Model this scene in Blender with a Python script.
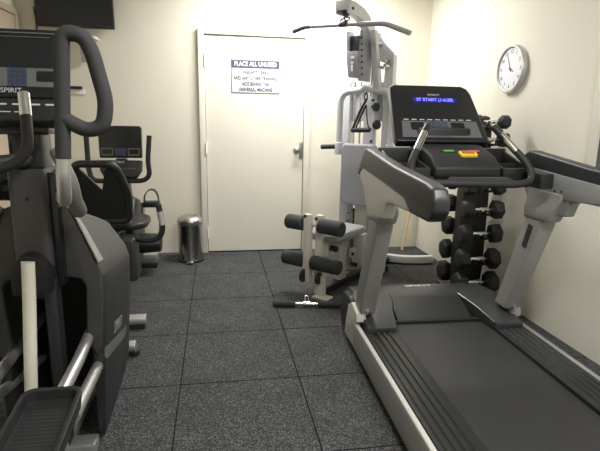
import bpy, bmesh, math, random
from mathutils import Matrix, Vector
random.seed(7)
sc = bpy.context.scene
for o in list(bpy.data.objects):
    bpy.data.objects.remove(o)
COL = sc.collection

# ------------------------------------------------------------------ camera
cam_data = bpy.data.cameras.new('camera')
cam_data.sensor_width = 36
cam_data.lens = 494.2 * 36 / 600
cam_data.clip_start = 0.02
cam = bpy.data.objects.new('camera', cam_data)
COL.objects.link(cam)
R_ = (0.986174, -0.16472, 0.018125); U_ = (0.017442, 0.211943, 0.977126); B_ = (-0.164794, -0.9633, 0.211885)
cam.matrix_world = Matrix(((R_[0], U_[0], B_[0], 0), (R_[1], U_[1], B_[1], 0), (R_[2], U_[2], B_[2], 1.3153), (0, 0, 0, 1)))
sc.camera = cam

# ------------------------------------------------------------------ world, lamps, exposure
world = bpy.data.worlds.new('world'); sc.world = world
world.use_nodes = True
world.node_tree.nodes['Background'].inputs[0].default_value = (0.95, 0.97, 1.0, 1)
world.node_tree.nodes['Background'].inputs[1].default_value = 0.25
sc.view_settings.view_transform = 'Standard'
sc.view_settings.look = 'None'
sc.view_settings.exposure = 0.16
sc.view_settings.gamma = 1.0
sc.view_settings.use_curve_mapping = False

CEIL = 2.68
def ceiling_lamp(x, y, sx, sy, power, col):
    ld = bpy.data.lights.new('ceiling_lamp_light', 'AREA')
    ld.shape = 'RECTANGLE'; ld.size = sx; ld.size_y = sy; ld.energy = power; ld.color = col
    lo = bpy.data.objects.new('ceiling_lamp_light', ld); COL.objects.link(lo)
    lo.location = (x, y, CEIL - 0.085)
    return lo
ceiling_lamp(0.72, 4.20, 1.2, 0.25, 54, (1.0, 0.99, 0.97))
ceiling_lamp(0.90, 0.70, 1.2, 0.25, 60, (1.0, 0.99, 0.97))

# ------------------------------------------------------------------ materials
def mat(name, col, rough=0.5, metal=0.0, var=0.0, vscale=20.0, bump=0.0, bscale=120.0, spec=0.5, emit=None, estr=0.0, coat=0.0):
    m = bpy.data.materials.new(name); m.use_nodes = True
    nt = m.node_tree; b = nt.nodes['Principled BSDF']
    b.inputs['Base Color'].default_value = (*col, 1)
    b.inputs['Roughness'].default_value = rough
    b.inputs['Metallic'].default_value = metal
    b.inputs['Specular IOR Level'].default_value = spec
    b.inputs['Coat Weight'].default_value = coat
    tc = nt.nodes.new('ShaderNodeTexCoord')
    if var > 0:
        n = nt.nodes.new('ShaderNodeTexNoise'); n.inputs['Scale'].default_value = vscale; n.inputs['Detail'].default_value = 4
        mx = nt.nodes.new('ShaderNodeMix'); mx.data_type = 'RGBA'
        mx.inputs['A'].default_value = (*[max(0, c * (1 - var)) for c in col], 1)
        mx.inputs['B'].default_value = (*[min(1, c * (1 + var)) for c in col], 1)
        nt.links.new(tc.outputs['Object'], n.inputs['Vector'])
        nt.links.new(n.outputs['Fac'], mx.inputs['Factor'])
        nt.links.new(mx.outputs['Result'], b.inputs['Base Color'])
    if bump > 0:
        n2 = nt.nodes.new('ShaderNodeTexNoise'); n2.inputs['Scale'].default_value = bscale; n2.inputs['Detail'].default_value = 3
        bp = nt.nodes.new('ShaderNodeBump'); bp.inputs['Strength'].default_value = bump; bp.inputs['Distance'].default_value = 0.01
        nt.links.new(tc.outputs['Object'], n2.inputs['Vector'])
        nt.links.new(n2.outputs['Fac'], bp.inputs['Height'])
        nt.links.new(bp.outputs['Normal'], b.inputs['Normal'])
    if emit:
        b.inputs['Emission Color'].default_value = (*emit, 1)
        b.inputs['Emission Strength'].default_value = estr
    return m

def rubber_floor():
    m = mat('speckled_rubber', (0.03, 0.031, 0.032), 0.85, bump=0.25, bscale=260)
    nt = m.node_tree; b = nt.nodes['Principled BSDF']
    tc = [n for n in nt.nodes if n.type == 'TEX_COORD'][0]
    v = nt.nodes.new('ShaderNodeTexVoronoi'); v.inputs['Scale'].default_value = 270
    sep = nt.nodes.new('ShaderNodeSeparateColor')
    r1 = nt.nodes.new('ShaderNodeValToRGB')
    r1.color_ramp.elements[0].position = 0.62; r1.color_ramp.elements[0].color = (0.022, 0.0225, 0.024, 1)
    r1.color_ramp.elements[1].position = 0.97; r1.color_ramp.elements[1].color = (0.17, 0.175, 0.18, 1)
    n = nt.nodes.new('ShaderNodeTexNoise'); n.inputs['Scale'].default_value = 5; n.inputs['Detail'].default_value = 6
    r2 = nt.nodes.new('ShaderNodeValToRGB')
    r2.color_ramp.elements[0].position = 0.3; r2.color_ramp.elements[0].color = (0.75, 0.75, 0.76, 1)
    r2.color_ramp.elements[1].position = 0.7; r2.color_ramp.elements[1].color = (1.15, 1.15, 1.15, 1)
    mx = nt.nodes.new('ShaderNodeMix'); mx.data_type = 'RGBA'; mx.blend_type = 'MULTIPLY'; mx.inputs['Factor'].default_value = 1
    L = nt.links.new
    L(tc.outputs['Object'], v.inputs['Vector']); L(v.outputs['Color'], sep.inputs['Color']); L(sep.outputs['Red'], r1.inputs['Fac'])
    L(tc.outputs['Object'], n.inputs['Vector']); L(n.outputs['Fac'], r2.inputs['Fac'])
    L(r1.outputs['Color'], mx.inputs['A']); L(r2.outputs['Color'], mx.inputs['B']); L(mx.outputs['Result'], b.inputs['Base Color'])
    return m

M = dict(
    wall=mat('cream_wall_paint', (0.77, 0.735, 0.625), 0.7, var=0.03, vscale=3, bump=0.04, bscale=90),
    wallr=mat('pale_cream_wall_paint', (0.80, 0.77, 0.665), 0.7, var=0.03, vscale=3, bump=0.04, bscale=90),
    ceil=mat('ceiling_paint', (0.80, 0.79, 0.74), 0.9, bump=0.05, bscale=60),
    door=mat('cream_door_paint', (0.79, 0.76, 0.655), 0.42, var=0.02, vscale=2, bump=0.02, bscale=40),
    trim=mat('cream_trim_paint', (0.80, 0.775, 0.68), 0.4),
    tan=mat('tan_door_paint', (0.56, 0.46, 0.35), 0.55, var=0.1, vscale=6),
    floor=rubber_floor(),
    seam=mat('dark_floor_base', (0.008, 0.008, 0.008), 0.95),
    black=mat('black_plastic', (0.016, 0.017, 0.018), 0.42, bump=0.03, bscale=300),
    gloss=mat('glossy_black_plastic', (0.012, 0.013, 0.015), 0.18),
    screen=mat('dark_display', (0.013, 0.015, 0.018), 0.25),
    foam=mat('black_foam_grip', (0.032, 0.033, 0.035), 0.75, bump=0.2, bscale=250),
    rubber=mat('black_rubber', (0.018, 0.018, 0.02), 0.6, bump=0.05, bscale=200),
    char=mat('charcoal_plastic', (0.045, 0.045, 0.045), 0.45, bump=0.02, bscale=300),
    char2=mat('dark_grey_plastic', (0.022, 0.023, 0.026), 0.42, bump=0.02, bscale=300),
    belt=mat('treadmill_belt', (0.022, 0.0225, 0.024), 0.6, var=0.25, vscale=9, bump=0.08, bscale=400),
    hood=mat('grey_hood_plastic', (0.036, 0.037, 0.040), 0.38, bump=0.03, bscale=350),
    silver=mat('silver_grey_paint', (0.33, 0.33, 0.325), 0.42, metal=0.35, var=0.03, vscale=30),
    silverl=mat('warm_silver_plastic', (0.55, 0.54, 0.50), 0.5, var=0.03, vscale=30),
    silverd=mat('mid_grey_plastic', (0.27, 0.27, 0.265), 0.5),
    chrome=mat('chrome', (0.75, 0.76, 0.77), 0.16, metal=1.0),
    steel=mat('brushed_steel', (0.52, 0.52, 0.50), 0.3, metal=1.0, var=0.06, vscale=60),
    binst=mat('dark_polished_steel', (0.40, 0.40, 0.41), 0.16, metal=1.0),
    alu=mat('satin_aluminium', (0.55, 0.55, 0.55), 0.38, metal=0.8),
    gymw=mat('pale_grey_powder_coat', (0.60, 0.605, 0.63), 0.4, var=0.02, vscale=15),
    gymc=mat('cream_powder_coat', (0.62, 0.60, 0.53), 0.4, var=0.03, vscale=15),
    gymd=mat('grey_cast_housing', (0.34, 0.345, 0.37), 0.5),
    linkg=mat('dim_grey_plastic', (0.14, 0.14, 0.13), 0.5),
    gymk=mat('dark_grey_grip', (0.12, 0.12, 0.14), 0.55),
    pad=mat('grey_vinyl', (0.33, 0.335, 0.365), 0.5, bump=0.08, bscale=180),
    cream=mat('ivory_plastic', (0.72, 0.70, 0.60), 0.45),
    wood=mat('pale_wood', (0.62, 0.46, 0.27), 0.55, var=0.18, vscale=25),
    white=mat('white_plastic', (0.84, 0.84, 0.84), 0.4),
    signw=mat('sign_white', (0.80, 0.81, 0.86), 0.5),
    navy=mat('sign_dark_band', (0.075, 0.08, 0.12), 0.5),
    ink=mat('dark_ink', (0.03, 0.03, 0.045), 0.6),
    inkg=mat('grey_ink', (0.12, 0.12, 0.15), 0.6),
    keyb=mat('blue_keypad', (0.045, 0.06, 0.11), 0.4, var=0.4, vscale=160),
    keyg=mat('grey_key_panel', (0.13, 0.135, 0.14), 0.4),
    led=mat('blue_display_light', (0.02, 0.02, 0.3), 0.4, emit=(0.16, 0.16, 1.0), estr=3.0),
    ledg=mat('blue_display_glow', (0.01, 0.01, 0.10), 0.4, emit=(0.015, 0.015, 0.5), estr=0.30),
    label=mat('pale_print', (0.55, 0.56, 0.58), 0.5),
    yellow=mat('yellow_plastic', (0.80, 0.60, 0.06), 0.45),
    orange=mat('brown_orange_plastic', (0.42, 0.13, 0.03), 0.5),
    green=mat('green_label', (0.12, 0.36, 0.07), 0.5),
    red=mat('red_label', (0.62, 0.06, 0.04), 0.5),
    ramp=mat('matt_black_plastic', (0.014, 0.0145, 0.016), 0.55, bump=0.03, bscale=300),
    window=mat('dark_window_glass', (0.10, 0.11, 0.11), 0.1),
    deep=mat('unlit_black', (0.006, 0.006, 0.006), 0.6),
    lampglow=mat('lamp_diffuser', (0.9, 0.9, 0.88), 0.5, emit=(1, 0.985, 0.93), estr=3.0),
)

# ------------------------------------------------------------------ mesh builder
def frame(o, x, y):
    x = Vector(x).normalized(); y = Vector(y); y = (y - x * y.dot(x)).normalized(); z = x.cross(y)
    return Matrix(((x.x, y.x, z.x, o[0]), (x.y, y.y, z.y, o[1]), (x.z, y.z, z.z, o[2]), (0, 0, 0, 1)))

def rrect(w, h, r, n=5, cx=0, cy=0):
    pts = []
    for (sx, sy, a0) in ((1, 1, 0), (-1, 1, 90), (-1, -1, 180), (1, -1, 270)):
        for i in range(n + 1):
            a = math.radians(a0 + 90 * i / n)
            pts.append((cx + sx * (w / 2 - r) + r * math.cos(a), cy + sy * (h / 2 - r) + r * math.sin(a)))
    return pts

def fil(pts, rad=0.03, n=6, closed=False):
    P = [Vector(p) for p in pts]; out = []
    N = len(P)
    for i in range(N):
        if not closed and i in (0, N - 1):
            out.append(P[i]); continue
        a, b, c = P[i - 1], P[i], P[(i + 1) % N]
        d1 = (a - b); d2 = (c - b)
        r1 = min(rad, d1.length * 0.48); r2 = min(rad, d2.length * 0.48)
        p1 = b + d1.normalized() * r1; p2 = b + d2.normalized() * r2
        for k in range(n + 1):
            t = k / n
            out.append(p1 * (1 - t) ** 2 + b * 2 * t * (1 - t) + p2 * t * t)
    return out

class MB:
    def __init__(self):
        self.bm = bmesh.new()
    def add(self, t, bev=0, seg=2, Mx=None, ang=30):
        bmesh.ops.recalc_face_normals(t, faces=t.faces[:])
        if bev > 0:
            es = [e for e in t.edges if len(e.link_faces) == 2 and e.calc_face_angle(0) > math.radians(ang)]
            if es:
                bmesh.ops.bevel(t, geom=es, offset=bev, segments=seg, profile=0.6, affect='EDGES', clamp_overlap=True)
        if Mx is not None:
            bmesh.ops.transform(t, matrix=Mx, verts=t.verts[:])
        me = bpy.data.meshes.new('t'); t.to_mesh(me); t.free()
        self.bm.from_mesh(me); bpy.data.meshes.remove(me)
        return self
    def box(self, x0, x1, y0, y1, z0, z1, bev=0, seg=2, Mx=None):
        t = bmesh.new(); bmesh.ops.create_cube(t, size=1)
        for v in t.verts:
            v.co = Vector(((x0 + x1) / 2 + v.co.x * (x1 - x0), (y0 + y1) / 2 + v.co.y * (y1 - y0), (z0 + z1) / 2 + v.co.z * (z1 - z0)))
        return self.add(t, bev, seg, Mx)
    def prism(self, pts, axis, a, b, bev=0, seg=2, Mx=None, ang=30):
        t = bmesh.new()
        def co(p, q):
            return {'X': (q, p[0], p[1]), 'Y': (p[0], q, p[1]), 'Z': (p[0], p[1], q)}[axis]
        va = [t.verts.new(co(p, a)) for p in pts]; vb = [t.verts.new(co(p, b)) for p in pts]
        n = len(pts)
        t.faces.new(va); t.faces.new(vb[::-1])
        for i in range(n):
            t.faces.new((va[i], vb[i], vb[(i + 1) % n], va[(i + 1) % n]))
        return self.add(t, bev, seg, Mx, ang)
    def loft(self, rings, bev=0, seg=2, Mx=None, ang=30, cap=True):
        t = bmesh.new(); n = len(rings[0])
        R = [[t.verts.new(p) for p in r] for r in rings]
        for k in range(len(R) - 1):
            for i in range(n):
                t.faces.new((R[k][i], R[k + 1][i], R[k + 1][(i + 1) % n], R[k][(i + 1) % n]))
        if cap:
            t.faces.new(R[0][::-1]); t.faces.new(R[-1])
        return self.add(t, bev, seg, Mx, ang)
    def tube(self, pts, r, seg=14, Mx=None, closed=False, sy=1.0):
        P = [Vector(p) for p in pts]; n = len(P); t = bmesh.new()
        rr = r if isinstance(r, (list, tuple)) else [r] * n
        T = []
        for i in range(n):
            if closed: d = P[(i + 1) % n] - P[i - 1]
            else: d = P[min(i + 1, n - 1)] - P[max(i - 1, 0)]
            T.append(d.normalized())
        up = Vector((0, 0, 1)) if abs(T[0].z) < 0.9 else Vector((0, 1, 0))
        nrm = (up - T[0] * up.dot(T[0])).normalized()
        rings = []
        for i in range(n):
            nrm = (nrm - T[i] * nrm.dot(T[i])).normalized(); bn = T[i].cross(nrm)
            rings.append([t.verts.new(P[i] + (nrm * math.cos(2 * math.pi * k / seg) + bn * math.sin(2 * math.pi * k / seg) * sy) * rr[i]) for k in range(seg)])
        m = n if closed else n - 1
        for i in range(m):
            A = rings[i]; Bq = rings[(i + 1) % n]
            for k in range(seg):
                t.faces.new((A[k], A[(k + 1) % seg], Bq[(k + 1) % seg], Bq[k]))
        if not closed:
            t.faces.new(rings[0][::-1]); t.faces.new(rings[-1])
        return self.add(t, 0, 2, Mx)
    def rod(self, a, b, r, r2=None, seg=24, bev=0, Mx=None, bseg=3):
        a = Vector(a); b = Vector(b); d = b - a; t = bmesh.new()
        bmesh.ops.create_cone(t, cap_ends=True, segments=seg, radius1=r, radius2=r if r2 is None else r2, depth=d.length)
        q = Vector((0, 0, 1)).rotation_difference(d.normalized()).to_matrix().to_4x4()
        q.translation = (a + b) / 2
        return self.add(t, bev, bseg, (Mx @ q) if Mx is not None else q, 50)
    def lathe(self, prof, c=(0, 0, 0), seg=40, Mx=None):
        t = bmesh.new(); rings = []
        for (r, z) in prof:
            rings.append([t.verts.new((c[0] + r * math.cos(2 * math.pi * k / seg), c[1] + r * math.sin(2 * math.pi * k / seg), c[2] + z)) for k in range(seg)])
        for i in range(len(rings) - 1):
            for k in range(seg):
                t.faces.new((rings[i][k], rings[i][(k + 1) % seg], rings[i + 1][(k + 1) % seg], rings[i + 1][k]))
        t.faces.new(rings[0][::-1]); t.faces.new(rings[-1])
        return self.add(t, 0, 2, Mx)

ROOTLOC = {}
def finish(bm, off=(0, 0, 0), ang=38):
    if off != (0, 0, 0):
        bmesh.ops.translate(bm, vec=(-off[0], -off[1], -off[2]), verts=bm.verts[:])
    ca = math.radians(ang)
    for f in bm.faces: f.smooth = True
    for e in bm.edges:
        e.smooth = not (len(e.link_faces) == 2 and e.calc_face_angle(0) > ca)

def obj(name, mb, m, parent=None, label=None, loc=None):
    """one mesh object; with a parent its vertices are stored relative to the thing's base"""
    off = (0, 0, 0)
    if parent is not None: off = ROOTLOC.get(parent.name, (0, 0, 0))
    elif loc is not None: off = loc
    bm = mb.bm if isinstance(mb, MB) else mb
    finish(bm, off)
    me = bpy.data.meshes.new(name); bm.to_mesh(me); bm.free()
    me.materials.append(m)
    o = bpy.data.objects.new(name, me); COL.objects.link(o)
    if parent is not None:
        o.parent = parent; ROOTLOC[o.name] = off
    elif loc is not None:
        o.location = loc
    if label: o['label'] = label
    return o

def thing(name, label, cat, loc=(0, 0, 0), group=None, rotz=0, local=False):
    o = bpy.data.objects.new(name, None); COL.objects.link(o)
    o.empty_display_size = 0.1
    o.location = loc; o.rotation_euler = (0, 0, rotz)
    o['label'] = label; o['category'] = cat
    if group: o['group'] = group
    ROOTLOC[o.name] = (0, 0, 0) if local else tuple(loc)
    return o

def tag(o, label, cat, group=None):
    o['label'] = label; o['category'] = cat
    if group: o['group'] = group
    return o

def struct(name, mb, m, loc=None):
    o = obj(name, mb, m, None, None, loc); o['kind'] = 'structure'; return o

def text(name, s, size, m, Mx, parent=None, depth=0.0006, align='CENTER', label=None, sx=1.0, bold=0.0):
    cu = bpy.data.curves.new('txt', 'FONT'); cu.body = s; cu.size = size; cu.align_x = align; cu.align_y = 'CENTER'
    cu.extrude = depth; cu.resolution_u = 3; cu.offset = bold
    t = bpy.data.objects.new('txt', cu); COL.objects.link(t)
    dg = bpy.context.evaluated_depsgraph_get()
    me = bpy.data.meshes.new_from_object(t.evaluated_get(dg))
    bpy.data.objects.remove(t); bpy.data.curves.remove(cu)
    bm = bmesh.new(); bm.from_mesh(me); bpy.data.meshes.remove(me)
    bmesh.ops.transform(bm, matrix=Mx @ Matrix.Diagonal((sx, 1, 1, 1)), verts=bm.verts[:])
    return obj(name, bm, m, parent, label)

# ================================================================== the room
XL, XR, YB, YF = -1.66, 2.091, 4.846, -1.3
TS = 0.60; X1 = -0.196; Y0 = 3.514
fl = MB()
i = -4
for i in range(-4, 5):
    for j in range(-9, 4):
        x0 = max(XL, X1 + i * TS); x1 = min(XR, X1 + (i + 1) * TS)
        y0 = max(YF, Y0 + j * TS); y1 = min(YB, Y0 + (j + 1) * TS)
        if x1 - x0 < 0.03 or y1 - y0 < 0.03: continue
        g = 0.0013
        fl.box(x0 + g, x1 - g, y0 + g, y1 - g, -0.02, 0.0, 0.002, 1)
fl.box(XL, XR, YF, YB, -0.05, -0.008)
flo_ = struct('floor', fl, M['floor'])
flo_.data.materials.append(M['seam'])
for p_ in flo_.data.polygons:
    if all(flo_.data.vertices[v].co.z < -0.0005 for v in p_.vertices) or p_.normal.z < 0.9: p_.material_index = 1
struct('wall_back', MB().box(XL - 0.1, XR + 0.1, YB, YB + 0.1, -0.05, CEIL + 0.1), M['wall'])
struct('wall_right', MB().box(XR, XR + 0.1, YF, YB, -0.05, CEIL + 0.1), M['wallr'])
struct('wall_left', MB().box(XL - 0.1, XL, YF, YB, -0.05, CEIL + 0.1), M['wall'])
struct('wall_front', MB().box(XL - 0.1, XR + 0.1, YF - 0.1, YF, -0.05, CEIL + 0.1), M['wall'])
struct('ceiling', MB().box(XL - 0.1, XR + 0.1, YF - 0.1, YB + 0.1, CEIL, CEIL + 0.1), M['ceil'])

# door in the back wall
DX0, DX1, DZ = -0.0927, 0.8424, 2.0475
d1 = struct('door_1', MB().box(DX0 + 0.004, DX1 - 0.004, YB - 0.026, YB - 0.001, 0.010, DZ - 0.004, 0.003, 1), M['door'])
fr = MB()
fr.box(DX0 - 0.055, DX0, YB - 0.045, YB, 0, DZ + 0.055, 0.006)
fr.box(DX1, DX1 + 0.055, YB - 0.045, YB, 0, DZ + 0.055, 0.006)
fr.box(DX0, DX1, YB - 0.045, YB, DZ, DZ + 0.055, 0.006)
struct('trim_1', fr, M['trim'])
struct('trim_2', MB().box(DX0, DX1, YB - 0.03, YB, 0, 0.008), M['seam'])
for z in (0.20, 1.02, 1.82):
    obj('hinge', MB().box(DX0 - 0.010, DX0 + 0.012, YB - 0.050, YB - 0.026, z - 0.05, z + 0.05, 0.002).rod((DX0, YB - 0.05, z - 0.055), (DX0, YB - 0.05, z + 0.055), 0.007), M['trim'], d1)
kn = MB(); Mk = frame((0.775, YB - 0.026, 1.01), (1, 0, 0), (0, 0, 1))
kn.lathe([(0.030, 0), (0.032, 0.004), (0.026, 0.010), (0.012, 0.014), (0.011, 0.032), (0.022, 0.040), (0.029, 0.052), (0.027, 0.064), (0.012, 0.069)], seg=28, Mx=Mk)
obj('door_knob', kn, M['steel'], d1)
obj('latch_plate', MB().box(0.800, 0.836, YB - 0.034, YB - 0.026, 0.93, 1.09, 0.003), M['steel'], d1)

# tan door in the left wall
d2 = struct('door_2', MB().box(XL + 0.001, XL + 0.02, 3.82, 4.72, 0.008, 2.11, 0.003, 1), M['tan'])
f2 = MB()
f2.box(XL, XL + 0.035, 4.722, 4.79, 0, 2.165, 0.004); f2.box(XL, XL + 0.035, 3.75, 3.818, 0, 2.165, 0.004); f2.box(XL, XL + 0.035, 3.818, 4.722, 2.112, 2.165, 0.004)
struct('trim_3', f2, M['tan'])
# casing at the right wall, near the edge of the picture
wf = MB()
wf.box(XR - 0.022, XR, 2.45, 2.52, 1.03, 2.17, 0.005).box(XR - 0.022, XR, 1.45, 1.52, 1.03, 2.17, 0.005).box(XR - 0.022, XR, 1.52, 2.45, 2.10, 2.17, 0.005).box(XR - 0.03, XR, 1.43, 2.54, 1.0, 1.035, 0.005)
w1 = struct('window_1', wf, M['trim'])
obj('window_pane', MB().box(XR - 0.008, XR - 0.001, 1.52, 2.45, 1.035, 2.10), M['window'], w1)

# ceiling fittings
for x, y, lb in ((0.72, 4.20, 'white fluorescent ceiling light above the multi gym'), (0.90, 0.70, 'white fluorescent ceiling light above the near end of the room')):
    t = thing('ceiling_light', lb, 'light', (x, y, CEIL), 'fluorescent ceiling lights')
    obj('housing', MB().box(x - 0.64, x + 0.64, y - 0.15, y + 0.15, CEIL - 0.05, CEIL, 0.01), M['white'], t)
    obj('diffuser', MB().box(x - 0.60, x + 0.60, y - 0.125, y + 0.125, CEIL - 0.07, CEIL - 0.05, 0.008), M['lampglow'], t)

# ================================================================== treadmill
CX = 1.235
T = thing('treadmill', 'big black and silver treadmill with lit blue display, along the right wall', 'treadmill', (CX, 1.9, 0), None, 0)
T.location.x = CX - 0.010; T.rotation_euler.z = -math.radians(1.7)
def mx_(x): return 2 * CX - x
Y_NEAR, Y_FRONT = 0.78, 3.0
# frame under the deck
obj('base_frame', MB().box(0.80, mx_(0.80), 0.85, 2.85, 0.045, 0.165, 0.01).box(0.84, 0.92, 1.0, 1.1, 0.0, 0.05, 0.01).box(mx_(0.92), mx_(0.84), 1.0, 1.1, 0.0, 0.05, 0.01)
    .box(0.84, 0.92, 2.6, 2.7, 0.0, 0.05, 0.01).box(mx_(0.92), mx_(0.84), 2.6, 2.7, 0.0, 0.05, 0.01), M['black'], T)
obj('running_belt', MB().box(0.955, mx_(0.955), 0.84, 2.62, 0.165, 0.176, 0.004), M['belt'], T)
for s in (0, 1):
    f = (lambda x: mx_(x)) if s else (lambda x: x)
    a, b = sorted((f(0.775), f(0.95)))
    rl = MB().box(a, b, Y_NEAR, 2.60, 0.155, 0.190, 0.004)
    for k in range(4):
        xc = f(0.802 + 0.034 * k)
        rl.prism([(xc - 0.0105, 0.189), (xc - 0.005, 0.1965), (xc + 0.005, 0.1965), (xc + 0.0105, 0.189)], 'Y', Y_NEAR + 0.02, 2.55)
    obj('foot_rail', rl, M['black'], T)
    # silver skirt with rounded lip, the lip's highlight put into a paler colour
    pr_ = [(0.742, 0.045), (0.738, 0.085), (0.741, 0.165), (0.744, 0.186), (0.772, 0.186), (0.770, 0.05)]
    sk = MB().prism([(f(x), z) for x, z in pr_], 'Y', Y_NEAR, 2.50, 0.003)
    sk_ = obj('side_skirt', sk, M['silverd'], T)
    if not s:
        obj('skirt_lip', MB().prism([(0.742, 0.184), (0.744, 0.194), (0.752, 0.199), (0.764, 0.195), (0.768, 0.184)], 'Y', Y_NEAR, 2.52, 0.002), M['silverl'], sk_, label='silver top edge with its highlight coloured in')
    # silver fin climbing to the upright, and dark end cover
    fn = MB().prism([(2.505, 0.045), (2.505, 0.19), (2.46, 0.215), (2.47, 0.262), (2.59, 0.285), (2.665, 0.245), (2.72, 0.10), (2.74, 0.035)], 'X', *sorted((f(0.744), f(0.80))), 0.006)
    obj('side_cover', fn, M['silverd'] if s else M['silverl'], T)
    ec = MB().prism([(2.70, 0.02), (2.66, 0.24), (2.72, 0.272), (2.86, 0.262), (2.92, 0.20), (2.93, 0.10), (2.88, 0.02)], 'X', *sorted((f(0.757), f(0.82))), 0.02, 3)
    obj('front_wheel_cover', ec, M['black'], T)
# motor hood
prof = [(2.72, 0.06), (2.70, 0.262), (2.78, 0.279), (2.90, 0.272), (2.965, 0.24), (2.995, 0.16), (2.985, 0.06)]
hd = MB().prism(prof, 'X', 0.80, mx_(0.80), 0.014, 3)
obj('motor_hood', hd, M['hood'], T)
# two wings of the hood down both sides of the belt
for s in (0, 1):
    f = (lambda x: mx_(x)) if s else (lambda x: x)
    top = [(0.785, 2.37), (0.945, 2.37), (0.958, 2.42), (0.98, 2.55), (1.015, 2.68), (1.03, 2.73), (0.785, 2.74)]
    zt = [0.214, 0.214, 0.226, 0.250, 0.270, 0.277, 0.277]
    lo = [(f(x), y, 0.178) for x, y in top]; hi = [(f(x), y, z) for (x, y), z in zip(top, zt)]
    obj('hood_wing', MB().loft([lo, hi], 0.006), M['hood'], T)
    pth = fil([(f(0.985), 2.52, 0.2515), (f(1.02), 2.68, 0.2715), (f(1.012), 2.73, 0.279)], 0.02) if s == 0 else fil([(f(0.948), 2.385, 0.2165), (f(0.960), 2.43, 0.2285), (f(0.983), 2.55, 0.2525), (f(1.024), 2.70, 0.2755)], 0.03)
    obj('hood_edge_line', MB().tube(pth, 0.003, 8), M['steel'] if s else M['char'], T)
obj('ramp_panel', MB().prism([(2.51, 0.178), (2.52, 0.20), (2.69, 0.262), (2.74, 0.268), (2.74, 0.178)], 'X', 1.0, 1.455, 0.008), M['ramp'], T)
obj('hood_gap', MB().box(0.97, mx_(0.97), 2.50, 2.53, 0.176, 0.19), M['deep'], T)
text('hood_lettering', 'SPIRIT', 0.050, M['white'], frame((1.245, 2.85, 0.2795), (1, 0, 0), (0, 1, -0.05)), T, sx=1.35)
# uprights and arms
for s in (0, 1):
    f = (lambda x: mx_(x)) if s else (lambda x: x)
    xa, xb = f(0.762), f(0.848)
    bot = [(xa, 2.585, 0.26), (xa, 2.465, 0.26), (xb, 2.465, 0.26), (xb, 2.585, 0.26)]
    mid = [(xa, 2.38, 0.80), (xa, 2.235, 0.80), (xb, 2.235, 0.80), (xb, 2.38, 0.80)]
    topp = [(xa, 2.35, 0.90), (xa, 2.22, 0.90), (f(0.83), 2.22, 0.90), (f(0.83), 2.35, 0.90)]
    up = obj('upright', MB().loft([bot, mid, topp], 0.012, 3), M['silver'], T)
    # collar under the arm
    xa, xb = f(0.756), f(0.852)
    c0 = [(xa, 2.39, 0.815), (xa, 2.20, 0.825), (xb, 2.20, 0.825), (xb, 2.39, 0.815)]
    c1 = [(xa, 2.40, 0.87), (xa, 2.165, 0.885), (xb, 2.165, 0.885), (xb, 2.40, 0.87)]
    c2 = [(xa, 2.42, 0.985), (xa, 2.12, 0.985), (f(0.815), 2.12, 0.985), (f(0.815), 2.42, 0.985)]
    obj('arm_collar', MB().loft([c0, c1, c2], 0.02, 3), M['silver'], T)
    gp = [(2.555, 1.045), (2.505, 1.068), (2.20, 1.05), (1.87, 1.025), (1.84, 1.01), (1.80, 0.962), (2.05, 0.955), (2.09, 0.94), (2.12, 0.87), (2.38, 0.83), (2.42, 0.89), (2.48, 0.965), (2.56, 1.02)]
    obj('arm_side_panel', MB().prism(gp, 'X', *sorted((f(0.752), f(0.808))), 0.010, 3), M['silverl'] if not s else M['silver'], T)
    dk = [(2.615, 1.02), (2.60, 1.05), (2.49, 1.158), (2.455, 1.172), (2.38, 1.163), (2.0, 1.122), (1.64, 1.099), (1.575, 1.087), (1.550, 1.05), (1.548, 1.005), (1.575, 0.972), (1.61, 0.962), (1.78, 0.962), (1.85, 1.005), (2.10, 1.03), (2.50, 1.062), (2.55, 1.03)]
    obj('armrest', MB().prism(dk, 'X', *sorted((f(0.749), f(0.812))), 0.016, 4, ang=25), M['char2'] if not s else M['char2'], T)
    obj('arm_inner_panel', MB().prism([(2.46, 1.085), (2.24, 1.072), (1.87, 1.050), (1.66, 1.042), (1.62, 1.025), (1.63, 0.985), (1.85, 0.972), (2.08, 0.955), (2.40, 0.955)], 'X', *sorted((f(0.80), f(0.817))), 0.004), M['silver'], T)
    if s:
        o_ = obj('warning_sticker', MB().prism([(2.373, 0.665), (2.335, 0.655), (2.292, 0.785), (2.330, 0.795)], 'X', f(0.8485), f(0.8505)), M['char2'], up)
        for yy, zz in ((2.36, 0.985), (2.2, 0.985), (2.15, 0.99)):
            obj('screw', MB().rod((f(0.8165), yy, zz), (f(0.8195), yy, zz), 0.006), M['black'], T)
    obj('foot_bolt', MB().rod((f(0.80), 2.45, 0.268), (f(0.80), 2.45, 0.285), 0.010), M['chrome'], up)
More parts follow.
